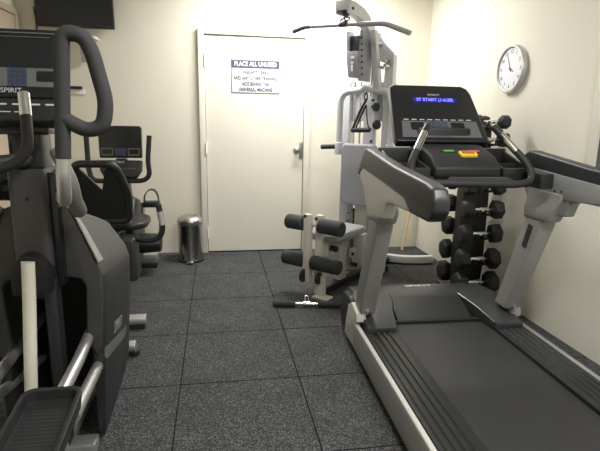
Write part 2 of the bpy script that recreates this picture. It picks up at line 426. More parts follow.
# console tray between the arms
tr = MB()
tr.box(0.866, mx_(0.866), 2.30, 2.62, 1.02, 1.045, 0.008)
tr.box(0.866, mx_(0.866), 2.60, 2.63, 1.02, 1.17, 0.008)
for s in (0, 1):
    f = (lambda x: mx_(x)) if s else (lambda x: x)
    for xx in (0.873, 1.03):
        tr.prism([(2.30, 1.045), (2.30, 1.085), (2.45, 1.115), (2.62, 1.165), (2.62, 1.045)], 'X', *sorted((f(xx), f(xx + 0.014))), 0.004)
    tr.box(*sorted((f(0.885), f(1.04))), 2.295, 2.312, 1.03, 1.088, 0.004)
    tr.box(*sorted((f(0.885), f(1.04))), 2.455, 2.467, 1.04, 1.10, 0.003)
obj('accessory_tray', tr, M['black'], T)
obj('cross_beam', MB().box(0.87, mx_(0.87), 2.33, 2.45, 0.985, 1.03, 0.012).box(1.545, 1.615, 2.16, 2.30, 1.00, 1.075, 0.010), M['black'], T)
hump = [(2.285, 1.05), (2.285, 1.09), (2.36, 1.145), (2.52, 1.19), (2.66, 1.19), (2.66, 1.03), (2.30, 1.03)]
obj('control_hump', MB().prism(hump, 'X', 1.06, 1.41, 0.018, 3), M['ramp'], T)
Mh = frame((CX, 2.345, 1.137), (1, 0, 0), (0, 0.887, 0.35))
est = obj('emergency_stop', MB().prism(rrect(0.092, 0.052, 0.012, 4, 0.03, 0.028), 'Z', -0.002, 0.012, 0.003, Mx=Mh), M['yellow'], T, label='yellow framed emergency stop clip')
obj('stop_key', MB().prism(rrect(0.066, 0.026, 0.006, 3, 0.03, 0.032), 'Z', 0.006, 0.018, 0.003, Mx=Mh), M['orange'], est)
obj('start_label', MB().prism(rrect(0.055, 0.02, 0.005, 3, -0.055, 0.075), 'Z', 0.0, 0.002, Mx=Mh), M['green'], T, label='green start key')
obj('stop_label', MB().prism(rrect(0.055, 0.02, 0.005, 3, 0.085, 0.075), 'Z', 0.0, 0.002, Mx=Mh), M['red'], T, label='red stop key')
# handlebar: one bent black tube with chrome sensors
hp = fil([(1.045, 2.40, 1.275), (0.915, 2.25, 1.105), (0.920, 2.20, 1.035), (1.00, 2.175, 1.027), (mx_(1.02), 2.175, 1.022), (mx_(0.940), 2.20, 1.035), (mx_(0.935), 2.25, 1.105), (mx_(1.045), 2.40, 1.275)], 0.05)
obj('handlebar', MB().tube(hp, 0.018, 16), M['rubber'], T)
for s in (0, 1):
    f = (lambda x: mx_(x)) if s else (lambda x: x)
    obj('pulse_sensor', MB().tube([(f(1.032), 2.385, 1.258), (f(0.965 if not s else 0.978), 2.3077, 1.1704)], 0.0188, 16), M['chrome'], T, label='chrome hand sensor')
    obj('grip_cap', MB().rod((f(1.030), 2.3827, 1.2554), (f(1.058), 2.415, 1.292), 0.021, 0.018, 16, 0.006), M['black'], T)
obj('centre_grip', MB().prism([(-0.17, -0.035), (0.19, -0.035), (0.16, 0.005), (-0.13, 0.005)], 'Z', -0.012, 0.022, 0.008, Mx=frame((CX, 2.215, 1.035), (1, 0, 0), (0, 0.9, 0.42))), M['black'], T)
# console head
Mc = frame((CX - 0.014, 2.575, 1.205), (1, 0, 0), (0, 0.265, 0.312))
HH = 0.412
cp = [(-0.262, 0.0), (0.262, 0.0), (0.268, 0.03), (0.243, HH - 0.06), (0.228, HH - 0.02), (0.195, HH), (-0.215, HH), (-0.238, HH - 0.015), (-0.244, HH - 0.05), (-0.268, 0.03)]
con = obj('console', MB().prism(cp, 'Z', -0.055, 0.0, 0.010, 3, Mx=Mc), M['screen'], T)
obj('console_neck', MB().box(1.08, 1.39, 2.60, 2.70, 1.10, 1.28, 0.02), M['black'], T)
obj('key_panel', MB().prism([(-0.228, 0.028), (0.232, 0.028), (0.222, 0.142), (-0.215, 0.142)], 'Z', 0.0, 0.0018, Mx=Mc), M['keyg'], con, label='grey key panel')
for x in (-0.13, 0.105):
    obj('key_window', MB().prism(rrect(0.078, 0.052, 0.006, 3, x, 0.105), 'Z', 0.0018, 0.0030, Mx=Mc), M['screen'], con)
nk = MB()
for a in range(6):
    for b in range(5):
        nk.prism(rrect(0.016, 0.017, 0.003, 2, -0.058 + a * 0.0195, 0.044 + b * 0.021), 'Z', 0.0018, 0.0034, Mx=Mc)
obj('number_keys', nk, M['keyb'], con)
lb = MB()
for a in range(9):
    lb.prism(rrect(0.030, 0.006, 0.002, 2, -0.188 + a * 0.046, 0.152), 'Z', 0.0, 0.0012, Mx=Mc)
obj('key_labels', lb, M['label'], con)
dsp = obj('message_display', MB().prism(rrect(0.262, 0.036, 0.006, 3, 0.010, 0.298), 'Z', 0.0, 0.0012, Mx=Mc), M['ledg'], con, label='glowing blue message display')
text('display_text', 'ST START (1-6.20)', 0.030, M['led'], Mc @ Matrix.Translation((0.010, 0.298, 0.0018)), con, sx=0.95)
text('console_lettering', 'SPIRIT', 0.020, M['label'], Mc @ Matrix.Translation((0.010, 0.335, 0.001)), con, sx=1.4)

# ================================================================== dumbbell rack and dumbbells
RX, RY = 1.855, 3.34
RK = thing('dumbbell_rack', 'tall black dumbbell rack behind the treadmill in the right corner', 'rack', (RX, RY, 0))
LEVELS = [0.165, 0.343, 0.530, 0.705, 0.872, 1.040, 1.195, 1.315]
HD = [0.082, 0.078, 0.074, 0.070, 0.065, 0.060, 0.053, 0.047]
bd = MB()
bd.prism([(RX - 0.085, 0.0), (RX + 0.085, 0.0), (RX + 0.105, 0.25), (RX + 0.10, 0.8), (RX + 0.07, 1.30), (RX - 0.07, 1.30), (RX - 0.10, 0.8), (RX - 0.105, 0.25)], 'Y', RY - 0.055, RY + 0.055, 0.01)
obj('post', bd, M['black'], RK)
obj('foot', MB().box(RX - 0.10, RX + 0.10, RY - 0.26, RY + 0.28, 0.0, 0.045, 0.012), M['black'], RK)
for k, z in enumerate(LEVELS):
    for sgn in (-1, 1):
        yc = RY + sgn * 0.145
        sd = MB()
        for dx in (-0.034, 0.034):
            sd.prism([(RY + sgn * 0.05, z - 0.055), (RY + sgn * 0.05, z - 0.012), (RY + sgn * 0.12, z - 0.0265), (RY + sgn * 0.18, z - 0.0265), (RY + sgn * 0.188, z + 0.006), (RY + sgn * 0.195, z + 0.004), (RY + sgn * 0.186, z - 0.04)], 'X', RX + dx - 0.008, RX + dx + 0.008, 0.002)
        obj('saddle', sd, M['black'], RK)
def make_dumbbell():
    t = thing('dumbbell', 'x', 'dumbbell', (0, 0, 0), 'dumbbells on the rack')
    hm = MB().tube([(-0.085, 0, 0), (-0.05, 0, 0), (-0.025, 0, 0), (0, 0, 0), (0.025, 0, 0), (0.05, 0, 0), (0.085, 0, 0)], [0.012, 0.0135, 0.0155, 0.0165, 0.0155, 0.0135, 0.012], 16)
    for q in range(9):
        hm.tube([(-0.036 + q * 0.009 - 0.002, 0, 0), (-0.036 + q * 0.009 + 0.002, 0, 0)], 0.0172 - 0.00012 * abs(q - 4) * 4, 12)
    obj('handle', hm, M['chrome'], t, label='chrome handle')
    for s in (-1, 1):
        n = 6; r0 = 1.0
        def ring(x, r): return [(s * x, r * math.cos(math.pi / 6 + 2 * math.pi * k / n), r * math.sin(math.pi / 6 + 2 * math.pi * k / n)) for k in range(n)]
        obj('head', MB().loft([ring(0.078, 0.042), ring(0.090, 0.060), ring(0.148, 0.060), ring(0.160, 0.040)], 0.006, 2), M['rubber'], t)
    return t
ORD = ['lowest', 'second', 'third', 'fourth', 'fifth', 'sixth', 'seventh', 'eighth and topmost']
proto = make_dumbbell(); first = True
for row, (yc, xo) in (('front', (RY - 0.152, 0.0)), ('back', (RY + 0.152, 0.02))):
    for k, z in enumerate(LEVELS):
        if first: o = proto; first = False; kids = []
        else:
            o = proto.copy(); COL.objects.link(o)
            for ch in list(proto.children):
                c = ch.copy(); COL.objects.link(c); c.parent = o
        sfac = HD[k] / 0.060
        o.location = (RX + (0.0 if row == 'front' else 0.02), yc, z)
        o.scale = (1.0 - 0.02 * k, sfac, sfac)
        o.rotation_euler = (random.uniform(-0.5, 0.5), 0, 0)
        side = 'nearest the treadmill' if row == 'front' else 'away from the treadmill'
        nm = ORD[k] + (' rack level from the floor' if 0 < k < 7 else ' rack level')
        o['label'] = 'black hex dumbbell, %s, side %s' % (nm, side)

# ================================================================== multi gym (its own frame: x across, y to the back, z up)
GO = (0.70, 3.50, 0.0)
G = thing('multi_gym', 'pale grey universal multi gym with seat and foam leg rollers, before the door', 'exercise machine', GO, None, -math.radians(45), True)
bs = MB()
bs.box(0.03, 0.09, 0.02, 1.05, 0.012, 0.062, 0.006)
bs.box(-0.27, 0.20, 0.86, 0.92, 0.012, 0.062, 0.006)
obj('base_frame', bs, M['char2'], G)  # frame coloured dark to stand in for the shadow under the gym
obj('foot_plate', MB().box(0.03, 0.16, -0.045, 0.05, 0.0, 0.012, 0.003), M['gymc'], G)
obj('front_post', MB().box(0.006, 0.062, 0.012, 0.062, 0.012, 0.622, 0.006).prism([(0.07, 0.30), (0.07, 0.41), (0.40, 0.41), (0.30, 0.36), (0.16, 0.335)], 'X', 0.04, 0.08, 0.004), M['gymc'], G)
lv = obj('leg_lever', MB().box(-0.062, -0.003, -0.045, 0.0, 0.115, 0.63, 0.008), M['gymc'], G)
for z in (0.553, 0.269):
    obj('roller_axle', MB().rod((-0.225, -0.02, z), (0.245, -0.02, z), 0.011), M['chrome'], lv)
for (a, b, z) in ((-0.222, -0.068, 0.553), (0.068, 0.262, 0.553), (-0.250, -0.068, 0.270), (0.012, 0.246, 0.268)):
    obj('foam_roller', MB().rod((a, -0.02, z), (b, -0.02, z), 0.055, None, 28, 0.014), M['foam'], lv, label='black foam roller')
for (x, y, z) in ((-0.046, -0.05, 0.615), (0.018, 0.0, 0.595)):
    obj('bolt', MB().rod((x, y, z), (x, y + 0.02, z), 0.012), M['char'], G)
obj('low_pulley', MB().rod((-0.055, -0.052, 0.16), (-0.035, -0.052, 0.16), 0.05, None, 24, 0.006), M['black'], G)
obj('low_pulley', MB().rod((0.055, -0.01, 0.15), (0.075, -0.01, 0.15), 0.045, None, 24, 0.006), M['black'], G)
obj('pulley_bracket', MB().box(0.04, 0.10, 0.0, 0.04, 0.012, 0.17, 0.004), M['gymc'], G)
# seat
obj('seat', MB().prism(rrect(0.29, 0.48, 0.05, 6, 0.01, 0.31), 'Z', 0.412, 0.475, 0.022, 4), M['pad'], G)
obj('seat_frame', MB().box(-0.02, 0.08, 0.10, 0.80, 0.365, 0.412, 0.006).prism([(0.28, 0.06), (0.28, 0.365), (0.40, 0.365), (0.37, 0.20), (0.38, 0.06)], 'X', 0.005, 0.075, 0.006), M['gymc'], G)
obj('adjust_knob', MB().rod((0.08, 0.12, 0.36), (0.14, 0.12, 0.36), 0.022, None, 18, 0.005).rod((0.05, 0.12, 0.36), (0.09, 0.12, 0.36), 0.010), M['black'], G)
obj('cross_bracket', MB().box(0.04, 0.20, 0.48, 0.52, 0.20, 0.28, 0.006).box(0.13, 0.18, 0.44, 0.52, 0.19, 0.42, 0.006), M['gymw'], G)
for (x, z) in ((0.075, 0.235), (0.135, 0.235), (0.17, 0.215)):
    obj('bolt', MB().rod((x, 0.475, z), (x, 0.49, z), 0.013), M['black'], G)
# back pad and its posts
obj('back_panel', MB().loft([[(-0.075, 0.735, 0.08), (0.06, 0.735, 0.08), (0.06, 0.745, 0.08), (-0.075, 0.745, 0.08)], [(-0.06, 0.735, 0.9), (0.045, 0.735, 0.9), (0.045, 0.745, 0.9), (-0.06, 0.745, 0.9)]], 0.002), M['gymc'], G)
obj('back_pad', MB().prism(rrect(0.32, 0.51, 0.045, 6, 0.0, 0.865), 'Y', 0.625, 0.685, 0.022, 4), M['pad'], G)
for xx in (-0.125, 0.07):
    obj('back_post', MB().box(xx, xx + 0.04, 0.70, 0.74, 0.05, 0.95, 0.004), M['gymd'], G)
hs = MB()
for k in range(6):
    hs.rod((-0.105, 0.695, 0.20 + k * 0.065), (-0.105, 0.702, 0.20 + k * 0.065), 0.008, None, 12)
obj('adjust_holes', hs, M['black'], G)
# main column, boom, frame uprights
obj('column', MB().box(-0.045, 0.045, 0.78, 0.86, 0.012, 2.0, 0.008), M['gymw'], G)
obj('boom', MB().loft([[(sx * 0.035, y - nz * n0 * 0.045, z + ny * n0 * 0.045) for (sx, n0) in ((-1, -1), (1, -1), (1, 1), (-1, 1))]
    for (y, z, ny, nz) in ((0.36, 2.112, 1, 0), (0.46, 2.114, 1, -0.05), (0.56, 2.10, 0.96, -0.25), (0.65, 2.062, 0.88, -0.45), (0.73, 2.00, 0.75, -0.66), (0.79, 1.90, 0.5, -0.86), (0.80, 1.80, 0.3, -0.95))], 0.006), M['gymw'], G)
obj('boom_head', MB().box(-0.055, -0.042, 0.30, 0.42, 2.06, 2.15, 0.005).box(0.042, 0.055, 0.30, 0.42, 2.06, 2.15, 0.005).box(-0.055, 0.055, 0.30, 0.312, 2.085, 2.15, 0.004).box(-0.055, 0.055, 0.30, 0.42, 2.14, 2.152, 0.003), M['gymw'], G)
obj('bolt', MB().rod((0.05, 0.36, 2.10), (0.064, 0.36, 2.10), 0.010), M['black'], G)
obj('boom_pulley', MB().rod((-0.012, 0.36, 2.09), (0.012, 0.36, 2.09), 0.042, None, 24, 0.004), M['char'], G)
obj('cable', MB().tube([(0, 0.325, 2.09), (0, 0.325, 2.046)], 0.004, 8), M['black'], G)
obj('frame_upright', MB().box(-0.275, -0.205, 0.82, 0.89, 0.012, 1.90, 0.006), M['gymw'], G)
obj('frame_upright', MB().box(0.125, 0.20, 0.78, 0.85, 0.012, 1.82, 0.006), M['gymw'], G)
obj('shroud_panel', MB().box(-0.205, 0.125, 0.865, 0.88, 1.30, 1.62, 0.004), M['gymw'], G)
obj('top_gusset', MB().prism([(0.02, 1.97), (0.075, 1.97), (0.13, 1.90), (0.205, 1.83), (0.205, 1.75), (0.12, 1.76), (0.02, 1.80)], 'Y', 0.77, 0.79, 0.005), M['gymw'], G)
obj('top_beam', MB().box(-0.275, 0.20, 0.83, 0.875, 1.55, 1.61, 0.006), M['gymw'], G)
# cable arm housing
hb = MB()
hb.loft([[(-0.075, 0.55, 1.64), (0.02, 0.55, 1.63), (0.02, 0.70, 1.63), (-0.075, 0.70, 1.64)], [(-0.09, 0.53, 1.83), (0.015, 0.53, 1.83), (0.015, 0.70, 1.83), (-0.09, 0.70, 1.83)]], 0.006)
obj('arm_housing', hb, M['gymd'], G)
obj('housing_plate', MB().loft([[(0.018, 0.54, 1.61), (0.045, 0.585, 1.61), (0.045, 0.70, 1.61), (0.018, 0.70, 1.61)], [(0.030, 0.525, 1.98), (0.046, 0.55, 1.98), (0.046, 0.72, 1.98), (0.030, 0.72, 1.98)]], 0.004), M['gymd'], G)
obj('housing_plate', MB().prism([(0.55, 1.82), (0.54, 1.98), (0.62, 2.0), (0.70, 1.92), (0.70, 1.82)], 'X', -0.10, -0.085, 0.004), M['gymw'], G)
obj('slide_block', MB().box(-0.08, 0.025, 0.57, 0.70, 1.83, 1.95, 0.008), M['char2'], G)
ph = MB()
for k in range(7):
    ph.rod((0.040, 0.572 - k * 0.005, 1.66 + k * 0.044), (0.045, 0.556 - k * 0.005, 1.66 + k * 0.044), 0.007, None, 12)
obj('adjust_holes', ph, M['char2'], G)
Mst = frame((-0.032, 0.5345, 1.735), (1, 0, 0), (0, 0, 1))
st = MB()
for k, (w, h) in enumerate(((0.030, 0.018), (0.022, 0.014), (0.016, 0.05))):
    obj('sticker', MB().prism(rrect(w, h, 0.004, 2, 0, 0.05 - k * 0.04), 'Z', 0.0, 0.004, Mx=Mst), M['white'], G)
obj('strut', MB().loft([[(0.060, 0.62, 1.99), (0.108, 0.62, 1.99), (0.108, 0.67, 1.99), (0.060, 0.67, 1.99)], [(0.075, 0.69, 1.56), (0.130, 0.69, 1.56), (0.130, 0.75, 1.56), (0.075, 0.75, 1.56)]], 0.006), M['gymw'], G)
for (x, z) in ((0.095, 1.90), (0.16, 1.77), (0.17, 1.73), (0.115, 1.72)):
    obj('bolt', MB().rod((x, 0.69, z), (x, 0.765, z), 0.014), M['steel'], G)
# press arm: an arch with two grips
ar = fil([(-0.238, 0.72, 1.04), (-0.238, 0.72, 1.535), (-0.04, 0.72, 1.548), (0, 0.72, 1.575), (0.04, 0.72, 1.548), (0.238, 0.72, 1.535), (0.238, 0.72, 1.04)], 0.11, 8)
pa = obj('press_arm', MB().tube(ar, 0.027, 18), M['gymw'], G)
for s in (-1, 1):
    obj('grip_sleeve', MB().rod((s * 0.238, 0.72, 1.02), (s * 0.238, 0.72, 1.12), 0.036, None, 20, 0.006), M['gymw'], pa)
    obj('grip', MB().rod((s * 0.26, 0.715, 1.085), (s * 0.40, 0.69, 1.075), 0.020, None, 18, 0.006), M['foam'], pa, label='black foam grip')
# guide rods, weight stack, pulleys
for x in (-0.145, -0.085):
    obj('guide_rod', MB().rod((x, 0.80, 0.10), (x, 0.80, 1.62), 0.009, None, 14), M['chrome'], G)
for k in range(9):
    obj('weight_plate', MB().box(-0.19, 0.11, 0.90, 0.98, 0.08 + k * 0.05, 0.126 + k * 0.05, 0.004), M['black'], G)
obj('side_pulley', MB().rod((0.105, 0.715, 1.275), (0.128, 0.705, 1.275), 0.038, None, 24, 0.006), M['black'], G)
obj('side_pulley', MB().rod((0.09, 0.72, 1.415), (0.112, 0.71, 1.415), 0.034, None, 24, 0.006), M['black'], G)
obj('pulley_plate', MB().box(0.05, 0.075, 0.74, 0.78, 1.12, 1.55, 0.004), M['gymw'], G)
for (x, z) in ((0.058, 1.47), (0.058, 1.42), (0.058, 1.14)):
    obj('bolt', MB().rod((x, 0.732, z), (x, 0.745, z), 0.012), M['char'], G)
obj('cable', MB().tube([(0.03, 0.76, 1.95), (0.03, 0.75, 1.50)], 0.004, 8), M['black'], G)
GM = Matrix.Translation(GO) @ Matrix.Rotation(-math.radians(45), 4, 'Z')
# lat bar hanging from the boom
LB = thing('lat_bar', 'long bent grey pulldown bar hanging high across the multi gym', 'bar', tuple(GM @ Vector((0, 0.33, 1.98))), None, -math.radians(45), True)
lp = fil([(-0.45, 0, -0.002), (-0.345, 0, 0.022), (0.33, 0, -0.010), (0.52, 0, -0.088)], 0.05)
obj('bar', MB().tube(lp, 0.0125, 14), M['gymd'], LB)
obj('grip', MB().tube(fil([(-0.455, 0, -0.0032), (-0.345, 0, 0.022), (-0.30, 0, 0.0205)], 0.04), 0.0165, 16), M['gymk'], LB, label='dark rubber grip')
obj('grip', MB().tube(fil([(0.12, 0, 0.0), (0.33, 0, -0.010), (0.525, 0, -0.090)], 0.05), 0.0175, 16), M['gymd'], LB)
obj('swivel', MB().rod((-0.03, 0, 0.012), (0.03, 0, 0.012), 0.02, None, 16, 0.004).tube(fil([(-0.02, 0, 0.02), (-0.03, 0, 0.045), (0.0, 0, 0.05), (0.012, 0, 0.045), (0.02, 0, 0.02)], 0.02), 0.006, 8), M['char'], LB)
obj('hook', MB().tube(fil([(0.0, 0, 0.03), (0.045, 0, 0.035), (0.05, 0, 0.05), (0.03, 0, 0.06), (0.0, 0, 0.055)], 0.03), 0.006, 8), M['char'], LB)
# triangular cable handle hanging on the column
SH = thing('cable_handle', 'black triangular cable handle hanging below the press arm of the multi gym', 'handle', tuple(GM @ Vector((0.0, 0.66, 1.23))), None, -math.radians(45), True)
obj('strap', MB().tube(fil([(-0.078, 0, 0.0), (-0.015, 0, 0.15), (0.03, 0.01, 0.235), (0.035, 0.01, 0.25)], 0.02), 0.015, 10, sy=0.6).tube(fil([(-0.055, 0.012, 0.01), (0.005, 0.012, 0.15), (0.035, 0.012, 0.20)], 0.02), 0.012, 10, sy=0.6)
    .tube(fil([(0.078, 0, 0.0), (0.055, 0, 0.07), (0.035, 0.01, 0.20)], 0.02), 0.005, 10), M['rubber'], SH)
obj('grip', MB().rod((-0.085, 0, -0.002), (0.085, 0, 0.004), 0.02, None, 16, 0.004), M['rubber'], SH)
obj('snap_hook', MB().tube(fil([(0.03, 0.01, 0.22), (0.015, 0.01, 0.26), (0.03, 0.01, 0.31), (0.045, 0.01, 0.26), (0.03, 0.01, 0.22)], 0.02), 0.006, 8), M['char'], SH)
# short straight bar on the floor
LO = thing('row_bar', 'short straight bar with black grips and chrome middle, lying on the floor', 'bar', (0.62, 3.262, 0.026))
ang = Vector((1, -0.16, 0)).normalized(); o0 = Vector((0.62, 3.262, 0.026))
obj('bar', MB().rod(o0 - ang * 0.23, o0 + ang * 0.25, 0.013, None, 16), M['chrome'], LO)
obj('grip', MB().rod(o0 - ang * 0.245, o0 - ang * 0.085, 0.0215, None, 18, 0.006), M['foam'], LO)
obj('grip', MB().rod(o0 + ang * 0.075, o0 + ang * 0.255, 0.0215, None, 18, 0.006), M['foam'], LO)
obj('swivel_collar', MB().rod(o0 - ang * 0.028, o0 + ang * 0.028, 0.020, None, 18, 0.004).tube(fil([o0 + Vector((-0.012, 0, 0.01)), o0 + Vector((-0.014, 0.03, 0.045)), o0 + Vector((0.012, 0.04, 0.05)), o0 + Vector((0.014, 0, 0.01))], 0.02), 0.005, 8), M['chrome'], LO)

# curved rear foot of the gym and the broomstick behind it
arc = [(k / 12 * 0.42, 1.150 + 0.225 * (abs(k) / 12) ** 2.2) for k in range(-12, 13)]
rearf = MB().prism(arc + [(x * 0.97, y + 0.055) for x, y in arc[::-1]], 'Z', 0.014, 0.082, 0.008, 3, ang=50)
rf_ = obj('rear_foot', rearf, M['white'], G, label='white curved rear foot')
obj('rubber_pad', MB().prism([(x, y + 0.006) for x, y in arc] + [(x * 0.97, y + 0.05) for x, y in arc[::-1]], 'Z', 0.0, 0.016), M['black'], rf_)
obj('bolt', MB().rod((0.035, 1.145, 0.045), (0.035, 1.156, 0.045), 0.012), M['black'], rf_)
obj('rear_rail', MB().box(0.03, 0.09, 1.04, 1.16, 0.016, 0.060, 0.004), M['char2'], G)
tag(obj('broomstick', MB().tube([(1.882, 4.708, 0.0), (2.035, 4.828, 0.72)], 0.0135, 14), M['wood'], loc=(1.882, 4.708, 0.0)), 'pale wooden stick leaning into the corner right of the multi gym', 'stick')

# ================================================================== pedal bin
BN = thing('pedal_bin', 'small steel pedal bin with domed lid, standing left of the door', 'bin', (-0.248, 4.56, 0))
obj('body', MB().lathe([(0.116, 0.006), (0.116, 0.02), (0.112, 0.035), (0.112, 0.355)], (-0.248, 4.56, 0), 48), M['binst'], BN)
obj('base_ring', MB().lathe([(0.121, 0.0), (0.122, 0.02), (0.117, 0.026)], (-0.248, 4.56, 0), 48), M['black'], BN)
obj('lid', MB().lathe([(0.117, 0.350), (0.119, 0.353), (0.119, 0.385), (0.112, 0.402), (0.085, 0.420), (0.045, 0.432), (0.005, 0.436)], (-0.248, 4.56, 0), 48), M['steel'], BN)
obj('pedal', MB().box(-0.283, -0.221, 4.39, 4.452, 0.012, 0.024, 0.004), M['steel'], BN)
obj('hinge', MB().box(-0.277, -0.22, 4.672, 4.69, 0.32, 0.37, 0.004), M['black'], BN)

# ================================================================== sign, clock, television, outlet
SX0, SX1, SZ0, SZ1 = 0.151, 0.602, 1.539, 1.85
YS = YB - 0.0275
SG = thing('door_sign', 'white notice with dark heading band, fixed on the cream door', 'sign', ((SX0 + SX1) / 2, YS, (SZ0 + SZ1) / 2))
pl = obj('sign_plate', MB().box(SX0, SX1, YS - 0.003, YS, SZ0, SZ1, 0.001), M['signw'], SG)
bdr = MB()
for (a, b, c, d) in ((SX0, SX1, SZ0, SZ0 + 0.005), (SX0, SX1, SZ1 - 0.005, SZ1), (SX0, SX0 + 0.005, SZ0, SZ1), (SX1 - 0.005, SX1, SZ0, SZ1)):
    bdr.box(a, b, YS - 0.0036, YS - 0.0028, c, d)
obj('border', bdr, M['navy'], SG)
obj('heading_band', MB().box(SX0 + 0.005, SX1 - 0.005, YS - 0.0038, YS - 0.0028, SZ1 - 0.088, SZ1 - 0.016), M['navy'], SG)
cxs = (SX0 + SX1) / 2
def line(s, z, size, m, sx=1.0, bold=0.0, nm='sign_lettering'):
    text(nm, s, size, m, frame((cxs, YS - 0.0044, z), (1, 0, 0), (0, 0, 1)), SG, sx=sx, bold=bold)
line('PLACE ALL UNUSED', SZ1 - 0.052, 0.055, M['signw'], 0.80, 0.0012)
line('WEIGHTS - BARS', SZ1 - 0.126, 0.046, M['ink'], 0.68, 0.0009)
line('AND ANY OTHER TRAINING', SZ1 - 0.178, 0.046, M['ink'], 0.68, 0.0009)
line('AIDS BEHIND THE', SZ1 - 0.230, 0.046, M['ink'], 0.68, 0.0009)
line('UNIVERSAL MACHINE', SZ1 - 0.281, 0.046, M['ink'], 0.70, 0.0009)

CKY, CKZ, CKR = 3.355, 1.682, 0.164
CK = thing('wall_clock', 'round silver rimmed wall clock on the right wall', 'clock', (XR, CKY, CKZ))
Mck = frame((XR, CKY, CKZ), (0, -1, 0), (0, 0, 1))
obj('rim', MB().lathe([(CKR - 0.012, 0.0), (CKR, 0.004), (CKR, 0.034), (CKR - 0.004, 0.040), (CKR - 0.012, 0.041), (CKR - 0.018, 0.036), (CKR - 0.018, 0.026), (0.002, 0.026)], seg=64, Mx=Mck), M['alu'], CK)
obj('dial', MB().lathe([(CKR - 0.018, 0.026), (CKR - 0.0185, 0.0285), (0.002, 0.0285)], seg=64, Mx=Mck), M['signw'], CK)
for h in range(1, 13):
    a = math.radians(90 - 30 * h)
    text('numeral', str(h), 0.036, M['ink'], Mck @ Matrix.Translation((0.118 * math.cos(a), 0.118 * math.sin(a), 0.0292)), CK, depth=0.0004)
tk = MB()
for k in range(60):
    a = math.radians(6 * k); ln = 0.010 if k % 5 == 0 else 0.005
    tk.box(0.146 - ln, 0.146, -0.0008, 0.0008, 0.0285, 0.0292, Mx=Mck @ Matrix.Rotation(a, 4, 'Z'))
obj('minute_marks', tk, M['ink'], CK)
def hand(nm, deg, ln, w, zz, tail=0.02):
    a = math.radians(90 - deg)
    obj(nm, MB().prism([(-tail, -w), (ln, -w * 0.5), (ln, w * 0.5), (-tail, w)], 'Z', zz, zz + 0.001, Mx=Mck @ Matrix.Rotation(a, 4, 'Z')), M['ink'], CK)
hand('hour_hand', 117, 0.045, 0.0045, 0.0300)
hand('minute_hand', 334, 0.112, 0.0028, 0.0315)
obj('hand_pin', MB().lathe([(0.007, 0.028), (0.007, 0.034), (0.003, 0.035)], seg=16, Mx=Mck), M['ink'], CK)

TV = thing('television', 'black flat television mounted high on the back wall', 'television', (-1.17, YB, 2.03))
Mt = frame((-1.160, YB - 0.115, 2.035), (1, 0, 0), (0, -0.06, 1))
obj('housing', MB().prism(rrect(0.625, 0.40, 0.01, 3, 0, 0.20), 'Z', -0.05, 0.0, 0.006, Mx=Mt), M['gloss'], TV)
obj('screen', MB().prism(rrect(0.597, 0.365, 0.004, 2, 0, 0.208), 'Z', 0.0, 0.0015, Mx=Mt), M['screen'], TV)
obj('wall_bracket', MB().box(-1.28, -1.0, YB - 0.14, YB - 0.001, 1.948, 1.972, 0.006).box(-1.19, -1.12, YB - 0.05, YB - 0.001, 1.96, 2.2, 0.004), M['white'], TV, label='pale wall bracket')
obj('power_cable', MB().tube(fil([(-1.50, YB - 0.06, 2.20), (-1.505, YB - 0.012, 2.10), (-1.512, YB - 0.012, 1.9), (-1.50, YB - 0.012, 1.4), (-1.51, YB - 0.012, 1.0)], 0.05), 0.006, 8), M['black'], TV)
AD = thing('power_adaptor', 'small grey adaptor hanging under the television bracket', 'adaptor', (-1.13, YB - 0.05, 1.84))
obj('adaptor_body', MB().box(-1.15, -1.10, YB - 0.06, YB - 0.02, 1.765, 1.835, 0.01).box(-1.155, -1.12, YB - 0.055, YB - 0.02, 1.83, 1.90, 0.008), M['gymd'], AD)
obj('cord', MB().tube(fil([(-1.14, YB - 0.04, 1.89), (-1.145, YB - 0.04, 1.915), (-1.142, YB - 0.03, 1.94)], 0.02), 0.005, 8), M['black'], AD)
OU = thing('wall_socket', 'white wall socket with a black plug, on the back wall left of the door', 'socket', (-1.225, YB, 1.53))
obj('face_plate', MB().box(-1.29, -1.15, YB - 0.012, YB - 0.0005, 1.49, 1.535, 0.004), M['white'], OU)
obj('plug', MB().box(-1.27, -1.165, YB - 0.05, YB - 0.012, 1.533, 1.558, 0.006), M['black'], OU, label='black plug')

# ================================================================== recumbent bike
BX = -0.74
K = thing('recumbent_bike', 'black recumbent exercise bike with curved seat back, behind the cross trainer', 'exercise bike', (BX, 3.7, 0))
obj('main_rail', MB().box(BX - 0.06, BX + 0.06, 3.02, 4.45, 0.10, 0.19, 0.015).box(BX - 0.05, BX + 0.05, 3.02, 3.10, 0.04, 0.12, 0.01), M['char'], K)
rs = MB().rod((BX - 0.285, 3.055, 0.052), (BX + 0.285, 3.055, 0.052), 0.036, None, 24, 0.004)
rst = obj('rear_stabiliser', rs, M['alu'], K, label='silver rear stabiliser tube')
for s in (-1, 1):
    obj('rubber_foot', MB().box(BX + s * 0.23 - 0.05, BX + s * 0.23 + 0.05, 3.02, 3.09, 0.0, 0.032, 0.008), M['black'], rst)
fs = obj('front_stabiliser', MB().box(BX - 0.205, BX + 0.215, 4.34, 4.43, 0.05, 0.125, 0.012), M['alu'], K, label='silver front stabiliser')
for s in (-1, 1):
    obj('rubber_foot', MB().box(BX + s * 0.14 - 0.07, BX + s * 0.14 + 0.07, 4.33, 4.44, 0.0, 0.05, 0.010), M['black'], fs)
sh = [(3.86, 0.10), (3.84, 0.34), (3.95, 0.58), (4.10, 0.68), (4.32, 0.62), (4.50, 0.40), (4.50, 0.12)]
obj('drive_shroud', MB().prism(sh, 'X', BX - 0.10, BX + 0.10, 0.03, 4), M['black'], K)
